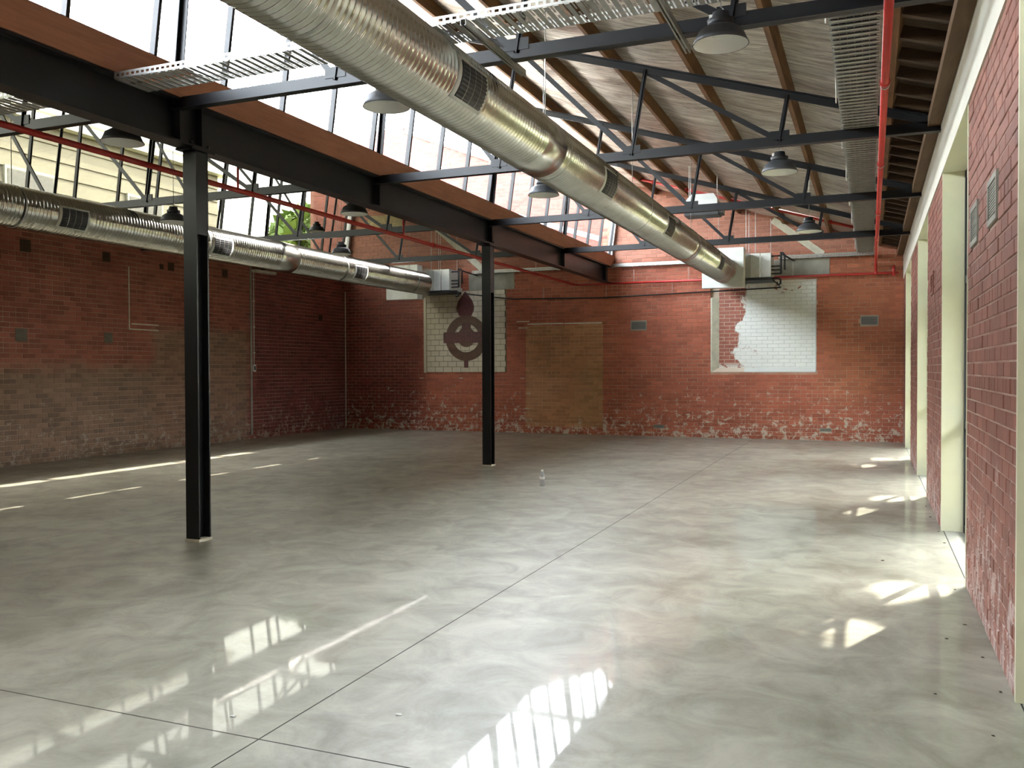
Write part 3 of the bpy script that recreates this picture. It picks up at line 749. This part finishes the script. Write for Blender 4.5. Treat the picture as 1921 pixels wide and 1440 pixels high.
duct(-2.87, 3.665, .255, .6, 18.838, [5.70, 9.28, 12.4, 17.0], [(7.25, 7.78), (14.4, 14.75)], math.radians(-14), 'large silver spiral duct running the length of the right bay')
duct(-10.0, 3.665, .255, 3.0, 18.838, [8.62, 11.5, 15.7], [(13.05, 13.6)], math.radians(-16), 'silver spiral duct running along the left bay below the high windows')

def fancoil(xc, label):
    t_ = thing('fan_coil_unit', label, 'air handler', 'air handlers at the back wall')
    x0, x1 = xc-.45, xc+.41
    MB().box((x0, 18.84, 3.30), (x1, 19.10, 4.13)).build('plenum', 'zinc_pale', t_)
    s = MB(); s.quadbox([(x0, 19.10, 3.30), (x1, 19.10, 3.30), (x1+.05, 19.62, 3.58), (x0+.1, 19.62, 3.58), (x0, 19.10, 4.13), (x1, 19.10, 4.13), (x1+.05, 19.62, 4.06), (x0+.1, 19.62, 4.06)]); s.build('transition', 'galv', t_)
    MB().box((x0+.05, 19.62, 3.56), (x1+.47, 20.28, 4.08)).build('coil_casing', 'zinc_pale', t_)
    MB().box((x0+.03, 19.60, 3.50), (x1+.48, 20.30, 3.56)).build('drip_tray', 'black', t_)
    MB().box((x1+.24, 19.614, 3.56), (x1+.255, 19.62, 4.08)).build('seam', 'galv', t_)
    xp = x1+.47
    for z in (4.02, 3.80, 3.72, 3.64):
        MB().tube([(xp-.02, 19.75, z), (xp+.20, 19.75, z)], .016, 8).build('insulated_pipe', 'black', t_)
    MB().tube([(xp+.20, 19.75, 3.63), (xp+.20, 19.75, 4.10)], .022, 8).build('insulated_pipe', 'black', t_)
    MB().tube([(xp+.27, 19.80, 3.72), (xp+.27, 19.80, 4.04), (xp+.22, 19.80, 4.10)], .020, 8).build('insulated_pipe', 'black', t_)
    MB().tube([(xp-.02, 19.75, 3.54), (xp+.15, 19.75, 3.54), (xp+.19, 19.75, 3.50), (xp+.19, 19.75, 3.42), (xp+.13, 19.75, 3.40), (xp+.11, 19.75, 3.46)], .022, 8).build('drain_trap', 'black', t_)
    MB().tube([(xp+.22, 19.8, 4.06), (xp+.42, 20.4, 3.97)], .018, 8).build('insulated_pipe', 'black', t_)
    zf = zr if xc > XB else zl
    for (dx, yy) in ((.35, 19.7), (.55, 19.7), (.35, 20.2), (.82, 20.2)):
        MB().tube([(xc+dx, yy, 4.08), (xc+dx, yy, zf(xc+dx)+.05)], .007, 6).build('hanger_rod', 'white', t_)
fancoil(-2.87, 'galvanised fan coil unit with black pipes beside the white painted recess')
fancoil(-10.57+.02, 'galvanised fan coil unit with black pipes above the tiled emblem panel')

# black drain pipe along the back wall
dp = thing('drain_pipe', 'thin black drain pipe strung along the back wall between the two fan coil units', 'pipe')
MB().tube([(-9.30, 19.8, 3.47), (-8.7, 20.46, 3.40), (-8.3, 20.5, 3.36), (-6.0, 20.5, 3.31), (-1.86, 20.5, 3.405)], .016, 8).build('pipe', 'black', dp)
MB().tube([(-1.86, 20.5, 3.405), (-1.95, 19.78, 3.5)], .014, 8).build('riser', 'black', dp)
for x in (-7.5, -5.9, -4.3, -2.9):
    zz = 3.31 + .0226*max(0, x+6.0)
    MB().tube([(x, 20.5, zz), (x, 20.5, 3.60)], .004, 6).build('drop_rod', 'switch', dp)

# ------------------------------------------------------------------ fire pipes
def pipe_thing(label, pts, r, clips=(), extra=None):
    t_ = thing('fire_pipe', label, 'pipe', 'red fire pipes')
    MB().tube(pts, r, 12).build('pipe', 'red', t_)
    for c_ in clips:
        c_ = Vector(c_); MB().tube([c_, c_ + Vector((0, 0, .30))], .006, 6).build('hanger_rod', 'switch', t_)
        MB().box(c_-Vector((r+.008,)*3), c_+Vector((r+.008,)*3)).build('pipe_clip', 'red', t_)
    return t_
t_ = pipe_thing('red fire pipe running along the right wall beside the long cable tray', [(.098, 1.5, 3.86), (.098, 20.35, 3.86), (.098, 20.42, 3.80), (.098, 20.43, 3.655)], .030)
for y in (7.6, 10.6, 13.9, 16.6):
    MB().tube([(.098, y-.02, 3.86), (.098, y+.02, 3.86)], .040, 12).build('pipe_coupling', 'red', t_)
    s = MB(); s.rings([[(.098+rr*math.cos(2*math.pi*j/16), yy, 3.86+rr*math.sin(2*math.pi*j/16)) for j in range(16)] for yy, rr in ((y+.06, .036), (y+.085, .036))], True, False); s.build('hanger_ring', 'galv_dull', t_)
    MB().tube([(.098, y+.07, 3.89), (.098, y+.07, 4.25)], .006, 6).build('hanger_rod', 'galv_dull', t_)
t_ = pipe_thing('red fire pipe running across the back wall under the cable tray', [(-6.62, 20.43, 3.64), (.098, 20.43, 3.625), (.55, 20.43, 3.625)], .026)
for x in (-5.2, -3.9, -1.6):
    MB().tube([(x, 20.43, 3.64), (x, 20.43, 3.95)], .005, 6).build('hanger_rod', 'switch', t_)
MB().tube([(.45, 20.43, 3.55), (.45, 20.43, 3.78)], .035, 10).build('valve', 'red', t_)
MB().tube([(.098, 20.43, 3.59), (.098, 20.43, 3.68)], .038, 10).build('pipe_tee', 'red', t_)
t_ = pipe_thing('red fire pipe running along the left bay beside the main beam', [(-6.65, 1.0, 3.635), (-6.65, 20.35, 3.635), (-6.635, 20.40, 3.64)], .030)
for y, h in ((11.92, .26), (15.3, .26), (8.1, .3)):
    MB().tube([(-6.65, y, 3.64), (-6.65, y, 3.64+h)], .014, 8).build('riser', 'red', t_)
for y in (7.4, 12.9, 17.6):
    MB().tube([(-6.65, y-.03, 3.635), (-6.65, y+.03, 3.635)], .042, 12).build('pipe_coupling', 'red', t_)
    MB().tube([(-6.65, y+.1, 3.66), (-6.65, y+.1, 4.35)], .005, 6).build('hanger_rod', 'switch', t_)
t_ = pipe_thing('sloping red fire pipe high under the foil roof near the back wall', [(-4.85, 19.0, 5.80), (-.30, 19.0, 4.42)], .030)
for x in (-4.4, -3.65, -2.3, -.75):
    zz = 4.42 + (5.80-4.42)*(-.30-x)/4.55
    MB().tube([(x, 19.0, zz), (x, 19.0, zr(x)+.1)], .006, 6).build('hanger_rod', 'switch', t_)
    MB().box((x-.02, 18.96, zz-.04), (x+.02, 19.04, zz+.04)).build('pipe_clip', 'red', t_)

# ------------------------------------------------------------------ cable trays
def tray(label, axis, a0, a1, b0, b1, z, pitch, rail_h=.055):
    """runs along axis ('X' or 'Y') from a0 to a1, between b0 and b1 across"""
    t_ = thing('cable_tray', label, 'cable tray', 'galvanised cable trays')
    def bx(pa, pb, pz0, qa, qb, qz):
        return ((pa, pb, pz0), (qa, qb, qz)) if axis == 'X' else ((pb, pa, pz0), (qb, qa, qz))
    for bb in (b0, b1-.004):
        s = MB(); n = max(2, int((a1-a0)/.052)); st = (a1-a0)/n
        s.box(*bx(a0, bb, z, a1, bb+.004, z+.018)); s.box(*bx(a0, bb, z+rail_h-.018, a1, bb+.004, z+rail_h))
        for i in range(n): s.box(*bx(a0+i*st, bb, z+.018, a0+i*st+.022, bb+.004, z+rail_h-.018))
        s.build('side_rail', 'galv_dull', t_)
    h = pitch*.42
    s = MB()
    if axis == 'X':
        s.box((-h, b0+.004, -.006), (h*.1, b1-.004, 0)); s.box((h*.5, b0+.004, -.003), (h*.9, b0+(b1-b0)*.30, 0)); s.box((h*.5, b0+(b1-b0)*.45, -.003), (h*.9, b1-.004, 0))
    else:
        s.box((b0+.004, -h, -.002), (b1-.004, h*.40, 0)); s.box((b0+.004, h*.28, -.008), (b1-.004, h*.40, 0)); s.box((b0+.004, -h, -.008), (b1-.004, -h*.88, 0))
    me = s.mesh('slat', 'galv_dull')
    n = int((a1-a0)/pitch)
    for i in range(n):
        c_ = a0 + pitch*(i+.5)
        link('slat', me, t_, loc=((c_, 0, z) if axis == 'X' else (0, c_, z)))
    return t_
tA = tray('perforated cable tray crossing above the big duct from beam to right side', 'X', -5.70, -.32, 5.44, 5.80, 3.965, .074)
for x in (-2.55, -1.25):
    s = MB(); s.box((x-.02, 5.40, 3.955), (x+.02, 6.52, 3.96)); s.box((x-.02, 5.40, 3.915), (x-.017, 6.52, 3.96)); s.box((x+.017, 5.40, 3.915), (x+.02, 6.52, 3.96)); s.box((x-.02, 5.40, 3.915), (x-.008, 6.52, 3.918)); s.box((x+.008, 5.40, 3.915), (x+.02, 6.52, 3.918)); s.build('strut_channel', 'galv_dull', tA)
tray('short cable tray in the left bay behind the main beam', 'X', -9.6, -6.0, 5.44, 5.80, 3.965, .074)
tY = tray('long cable tray running along the right side on top of the trusses', 'Y', 5.6, 20.2, -.285, .055, 4.06, .105)
for k in range(6):
    MB().tube([(-.25+.052*k, 5.7, 4.085), (-.25+.052*k, 12.0, 4.086), (-.25+.052*k, 20.1, 4.085)], .024, 8).build('cable', 'black', tY)  # cables added so the gaps between slats look dark from below
for y in (6.6, 8.6, 10.4, 12.2, 14.1, 15.8, 17.7, 19.3):
    MB().tube([(-.30, y, 4.02), (-.30, y, zr(-.3)+.15)], .006, 6).build('hanger_rod', 'switch', tY)
tray('white cable tray along the back wall above the red pipe, left of the fan coil', 'X', -9.4, -3.5, 20.38, 20.53, 4.03, .11, .07)
tray('white cable tray along the back wall above the red pipe, in the right corner', 'X', -1.9, .12, 20.38, 20.53, 4.03, .11, .07)

# ------------------------------------------------------------------ pendant lights
def pendant_meshes():
    out_ = {}
    s = MB(); s.lathe([(.055, .115), (.10, .110), (.145, .080), (.168, .030), (.185, 0), (.189, .001), (.172, .034), (.149, .086), (.102, .117), (.055, .122)], n=32); out_['shade'] = s.mesh('shade', 'grille')
    s = MB(); s.lathe([(.020, .108), (.09, .100), (.138, .074), (.162, .028), (.183, .001)], n=32); out_['reflector'] = s.mesh('reflector', 'white')
    s = MB(); s.lathe([(0, .112), (.085, .118), (.09, .165), (.06, .172), (.055, .215), (0, .218)], n=24); out_['housing'] = s.mesh('housing', 'black')
    s = MB(); s.lathe([(0, .060), (.06, .062), (.075, .085), (.06, .106)], n=20); out_['lens'] = s.mesh('lens', 'white')
    s = MB(); s.tube([(0, 0, .21), (.02, 0, .235), (0, 0, .26), (-.02, 0, .235), (0, 0, .21)], .005, 6); s.tube([(0, .012, .255), (0, 0, .275), (0, -.012, .255)], .004, 6); s.tube([(0, 0, .26), (0, 0, .32)], .004, 6); out_['hook'] = s.mesh('hook', 'galv_dull')
    s = MB(); s.box((-.075, -.02, .17), (-.045, .02, .205)); out_['junction_box'] = s.mesh('junction_box', 'switch')
    return out_
PM = pendant_meshes()
def pendant(x, y, z, label, hang=None):
    if hang is None: hang = 3.946 if min(abs(y-q) for q in TY) < .05 else (zr(x) if x > XB else zl(x)) + .2
    t_ = thing('pendant_light', label, 'pendant light', 'high bay pendant lights', (x, y, z))
    for k, me in PM.items(): link(k, me, t_)
    MB().tube([(0, 0, .27), (0, 0, max(.28, hang - z))], .004, 6).build('chain', 'galv_dull', t_)
ZP = 3.67
pendant(-.90, 9.73, ZP, 'dark domed pendant light under the second truss beside the long cable tray')
pendant(-.86, 13.9, ZP-.03, 'dark domed pendant light under the third truss near the back right')
pendant(-.95, 6.10, ZP+.125, 'pendant light with pale reflector under the nearest truss at the top')
pendant(-3.55, 6.1, ZP, 'pendant light half hidden by the big duct near the brown fascia')
pendant(-3.62, 9.9, ZP, 'pendant light mostly hidden behind the middle of the big duct')
pendant(-6.32, 6.12, ZP, 'large pendant light hanging just left of the main beam')
pendant(-9.05, 9.66, ZP, 'pendant light hanging before the left high windows, left of the near column')
pendant(-8.8, 13.5, ZP, 'dark pendant light above the left duct near the back corner')
pendant(-6.38, 10.1, ZP, 'pendant light tucked behind the main beam between the two columns')
pendant(-11.6, 16.8, 4.72, 'small flat pendant light before the far end of the left high windows', 5.2)

# ------------------------------------------------------------------ heater
ht = thing('ceiling_heater', 'white box heater hanging high near the back of the right bay', 'heater')
hx, hy, hz = -2.80, 16.0, 4.38
MB().box((hx-.28, hy-.18, hz), (hx+.28, hy+.18, hz+.22)).build('casing', 'white', ht)
s = MB(); s.quadbox([(hx-.28, hy-.18, hz+.22), (hx+.28, hy-.18, hz+.22), (hx+.28, hy+.18, hz+.22), (hx-.28, hy+.18, hz+.22), (hx-.2, hy-.10, hz+.34), (hx+.2, hy-.10, hz+.34), (hx+.2, hy+.10, hz+.34), (hx-.2, hy+.10, hz+.34)]); s.build('hood', 'white', ht)
MB().box((hx-.30, hy-.2, hz-.05), (hx+.30, hy+.2, hz)).build('base_grille', 'grille', ht)
MB().box((hx+.28, hy-.15, hz-.03), (hx+.36, hy+.15, hz+.12)).build('side_vent', 'grille', ht)
for i in range(4): MB().box((hx+.36, hy-.15, hz-.01+.035*i), (hx+.367, hy+.15, hz+.004+.035*i)).build('slat', 'zinc_pale', ht)
for sx in (-.25, .25): MB().tube([(hx+sx, hy, hz+.2), (hx+sx, hy, zr(hx+sx)+.1)], .006, 6).build('hanger_rod', 'switch', ht)

# ------------------------------------------------------------------ wall vents
def vent(axis, face, u0, u1, v0, v1, label, nsl=6, fw=.022, mat='concrete', core='grille', group='wall vents'):
    t_ = thing('wall_vent', label, 'vent', group)
    pl = place(axis, face)
    def bx(a, b, n0, n1, c, d, nm, mt):
        p, q = pl(a, n0, c), pl(b, n1, d)
        return MB().box(tuple(min(i, j) for i, j in zip(p, q)), tuple(max(i, j) for i, j in zip(p, q))).build(nm, mt, t_)
    bx(u0, u1, .004, .03, v0, v1, 'core', core)
    for (a, b, c, d) in ((u0, u1, v0, v0+fw), (u0, u1, v1-fw, v1), (u0, u0+fw, v0+fw, v1-fw), (u1-fw, u1, v0+fw, v1-fw)):
        bx(a, b, -.012, .02, c, d, 'frame', mat)
    for i in range(nsl):
        z = v0+fw + (v1-v0-2*fw)*(i+.5)/nsl
        bx(u0+fw, u1-fw, -.004, .01, z-.004, z+.004, 'slat', mat)
    return t_
vent('back', YB, -5.31, -4.92, 2.515, 2.74, 'small rectangular wall vent beside the bricked-up doorway', mat='concrete')
vent('back', YB, -.21, .16, 2.52, 2.735, 'small rectangular wall vent right of the white painted recess', mat='concrete')
vent('back', YB, -4.76, -4.50, .2, .275, 'low slot vent at floor level left of the white recess', 3, .012)
vent('back', YB, -1.03, -.79, .2, .275, 'low slot vent at floor level under the right end of the white recess', 3, .012)
vent('right', XR, 5.53, 5.94, 2.43, 2.70, 'louvred vent on the near brick pier, closer to the camera', 12, .035, 'concrete')
vent('right', XR, 6.48, 6.90, 2.43, 2.70, 'louvred vent on the near brick pier, beside the doorway', 12, .035, 'concrete')
vent('right', XR, 10.85, 11.25, 2.43, 2.68, 'vent with maroon frame on the second brick pier', 5, .03, 'right_brick', 'right_mortar')

# ------------------------------------------------------------------ small things on the floor
bt = thing('water_bottle', 'clear plastic water bottle with white cap standing on the concrete floor', 'bottle', None, (-4.16, 11.29, 0))
MB().lathe([(0, 0), (.030, .001), (.034, .012), (.033, .05), (.035, .055), (.033, .09), (.035, .095), (.033, .13), (.034, .15), (.026, .172), (.014, .19), (.013, .2)], n=24).build('body', 'plastic', bt)
MB().lathe([(0, .222), (.016, .222), (.017, .218), (.017, .196), (.013, .195)], n=20).build('cap', 'white', bt)
MB().lathe([(.0352, .095), (.0352, .13)], n=24).build('label_sleeve', 'paper', bt)
def scrap(name, p, size, mat, label, cat, group=None, seed=0):
    rr = random.Random(seed); n = 7
    s = MB()
    ang = [2*math.pi*i/n for i in range(n)]
    top = [(p[0]+size*math.cos(a)*rr.uniform(.5, 1), p[1]+size*.7*math.sin(a)*rr.uniform(.5, 1), .002+size*.18*rr.random()) for a in ang]
    i0 = len(s.v); s.v += top + [(p[0], p[1], .004+size*.22)] + [(x, y, max(.0005, z-.0015)) for x, y, z in top]
    for i in range(n): s.f.append((i, (i+1) % n, n)); s.sm.append(False)
    s.f.append(tuple(n+1+(n-1-i) for i in range(n))); s.sm.append(False)
    for i in range(n): s.f.append((i, n+1+i, n+1+(i+1) % n, (i+1) % n)); s.sm.append(False)
    o = s.build(name, mat); o['label'] = label; o['category'] = cat
    if group: o['group'] = group
scrap('paper_scrap', (-2.72, 3.25), .022, 'paper', 'larger white paper scrap near the crossing of the floor joints', 'paper scrap', 'paper scraps on the floor', 1)
scrap('paper_scrap', (-2.02, 3.55), .020, 'paper', 'white paper scrap right of the long floor joint', 'paper scrap', 'paper scraps on the floor', 2)
for i, (x, y) in enumerate([(.60, 4.9), (.58, 5.45), (.55, 6.1), (.57, 7.05), (.62, 9.5), (.60, 10.4), (.30, 4.75), (.42, 5.75), (.63, 8.9), (.5, 4.3), (.60, 11.2), (.1, 7.9)]):
    scrap('dry_leaf', (x, y), .010 + .004*(i % 3), 'dry', 'small dark dry leaf on the floor along the right wall', 'leaf', 'dry leaves along the right wall', 30+i)

# ------------------------------------------------------------------ outside
gd = struct('ground_outside')
MB().box((-70, -40, -.6), (70, 90, -.27)).build('earth', 'ground', gd)
MB().box((XR+.36, -5, -.27), (XR+7, 26, -.03)).build('side_yard', 'ground', gd)
fn = thing('added_fence', 'grey green paling fence added unseen beyond the right doorways to cut their light', 'fence')  # unseen fence, added to lower the light entering the right openings
for k in range(20): MB().box((3.3, -4+1.5*k, -.1), (3.42, -3.9+1.5*k, 2.5)).build('post', 'bark', fn)
me_p = MB().box((3.27, -.072, -.05), (3.295, .072, 2.6)).mesh('paling', 'fence')
for k in range(190): link('paling', me_p, fn, loc=(0, -4+.152*k, 0))
for z_ in (.5, 2.1): MB().box((3.295, -4.1, z_-.04), (3.34, 24.9, z_+.04)).build('rail', 'bark', fn)
ext = thing('neighbour_building', 'pale cream boarded building seen through the left high windows', 'building')
ex0 = -21.0
MB().box((ex0-6, 4, -.3), (ex0, 24.5, 8.3)).build('wall', 'extcream', ext)
zz = 3.0; i = 0
while zz < 8.3:
    MB().quadbox([(ex0, 4, zz), (ex0+.05, 4, zz), (ex0+.05, 24.5, zz), (ex0, 24.5, zz), (ex0, 4, zz+.42), (ex0+.012, 4, zz+.42), (ex0+.012, 24.5, zz+.42), (ex0, 24.5, zz+.42)]).build('weatherboard', 'extcream', ext)
    zz += .44
for (y0, y1, z0, z1) in ((12.3, 13.6, 5.6, 6.9), (16.4, 17.8, 5.6, 6.9), (20.5, 21.8, 5.6, 6.9)):
    f_ = MB().box((ex0+.02, y0-.08, z0-.08), (ex0+.10, y1+.08, z1+.08)).build('window', 'extgrey', ext)
    MB().box((ex0+.10, y0, z0), (ex0+.11, y1, z1)).build('pane', 'grille', f_)
MB().box((ex0-6.3, 3.7, 8.3), (ex0+.35, 24.8, 8.5)).build('roof', 'extroof', ext)
def tree(x, y, h, rx, rz, n, label, group, seed, lit=None, zlo=None, ls=.16, dy=None):
    t_ = thing('tree', label, 'tree', group)
    rr = random.Random(seed)
    MB().rings([[(x+r*math.cos(2*math.pi*j/10)+.1*math.sin(zz), y+r*math.sin(2*math.pi*j/10), zz) for j in range(10)] for zz, r in ((-.3, .22), (.4, .15), (h*.5, .11), (h*.95, .05))], True, True).build('trunk', 'bark', t_)
    s = MB()
    while len(s.f) < n:
        if lit and rr.random() < .8:                # the crown side that shades the doorway
            fx, fy, xx = rr.uniform(-1.3, .7), rr.uniform(dy[0]-3.6, dy[1]-.2), rr.uniform(1.5, 3.1)
            k_ = (xx-fx)/.42; c_ = Vector((xx, fy+k_, k_))
        else:
            u = Vector((rr.gauss(0, 1), rr.gauss(0, 1), rr.gauss(0, 1))).normalized()*rr.random()**.4
            c_ = Vector((x+u.x*rx[0], y+u.y*rx[1], h+u.z*rz))
        if zlo and c_.z < zlo: continue
        if c_.x < XR + .75 and x > 0: continue
        if lit and lit(c_): continue
        a = Vector((rr.gauss(0, 1), rr.gauss(0, 1), rr.gauss(0, 1))).normalized(); b_ = a.orthogonal().normalized()
        L_, W_ = ls*rr.uniform(.7, 1.2), ls*.45*rr.uniform(.7, 1.2)
        i = len(s.v); s.v += [tuple(c_-a*L_), tuple(c_+b_*W_), tuple(c_+a*L_), tuple(c_-b_*W_)]; s.f.append((i, i+1, i+2, i+3)); s.sm.append(False)
    s.build('foliage', 'leaf', t_, kind='stuff')
# gaps in the street trees let these spots of sun reach the floor: (x, y, half x, half y)
SPOTS = []
for k in range(3):
    oy = 4.86*k + (.15 if k == 2 else 0)
    SPOTS += [(-.07, 5.62+oy, .17, .36), (.17, 6.85+oy, .13, .30), (.42, 6.95+oy, .12, .20)]
def sunlit(c_):
    k = c_.z
    fx, fy = c_.x - .42*k, c_.y - k
    return any(((fx-a)/(c+.07))**2 + ((fy-b)/(d+.07))**2 < 1 for a, b, c, d in SPOTS)
lab = ['behind the boarded near doorway', 'behind the second right doorway', 'behind the third right doorway', 'behind the farthest right doorway']
for k, (a, b) in enumerate(OPEN):
    tree(2.6, (a+b)/2+3.2, 4.8, (1.3, 2.6), 2.6, 8000, 'leafy street tree ' + lab[k], 'street trees on the right', 50+k, sunlit, 2.3, dy=(a, b))
tree(-17.5, 26.0, 5.2, (2.2, 2.6), 2.2, 2600, 'pale green tree beyond the far left high windows', 'trees on the left', 70, ls=.3)
tree(-18.6, 31.0, 6.0, (2.6, 3.0), 2.0, 2600, 'taller green tree beyond the far left high windows', 'trees on the left', 71, ls=.3)
ov = thing('overhead_cable', 'thin grey cable strung outside above the left roof, seen through the sloping windows', 'cable')
MB().tube([(-10.0, -6, 6.62), (-10.0, 8, 6.62), (-10.0, 20.56, 6.66)], .018, 6).build('cable', 'extgrey', ov)
MB().box((-10.05, 20.5, 6.6), (-9.95, 20.56, 6.72)).build('wall_hook', 'galv_dull', ov)
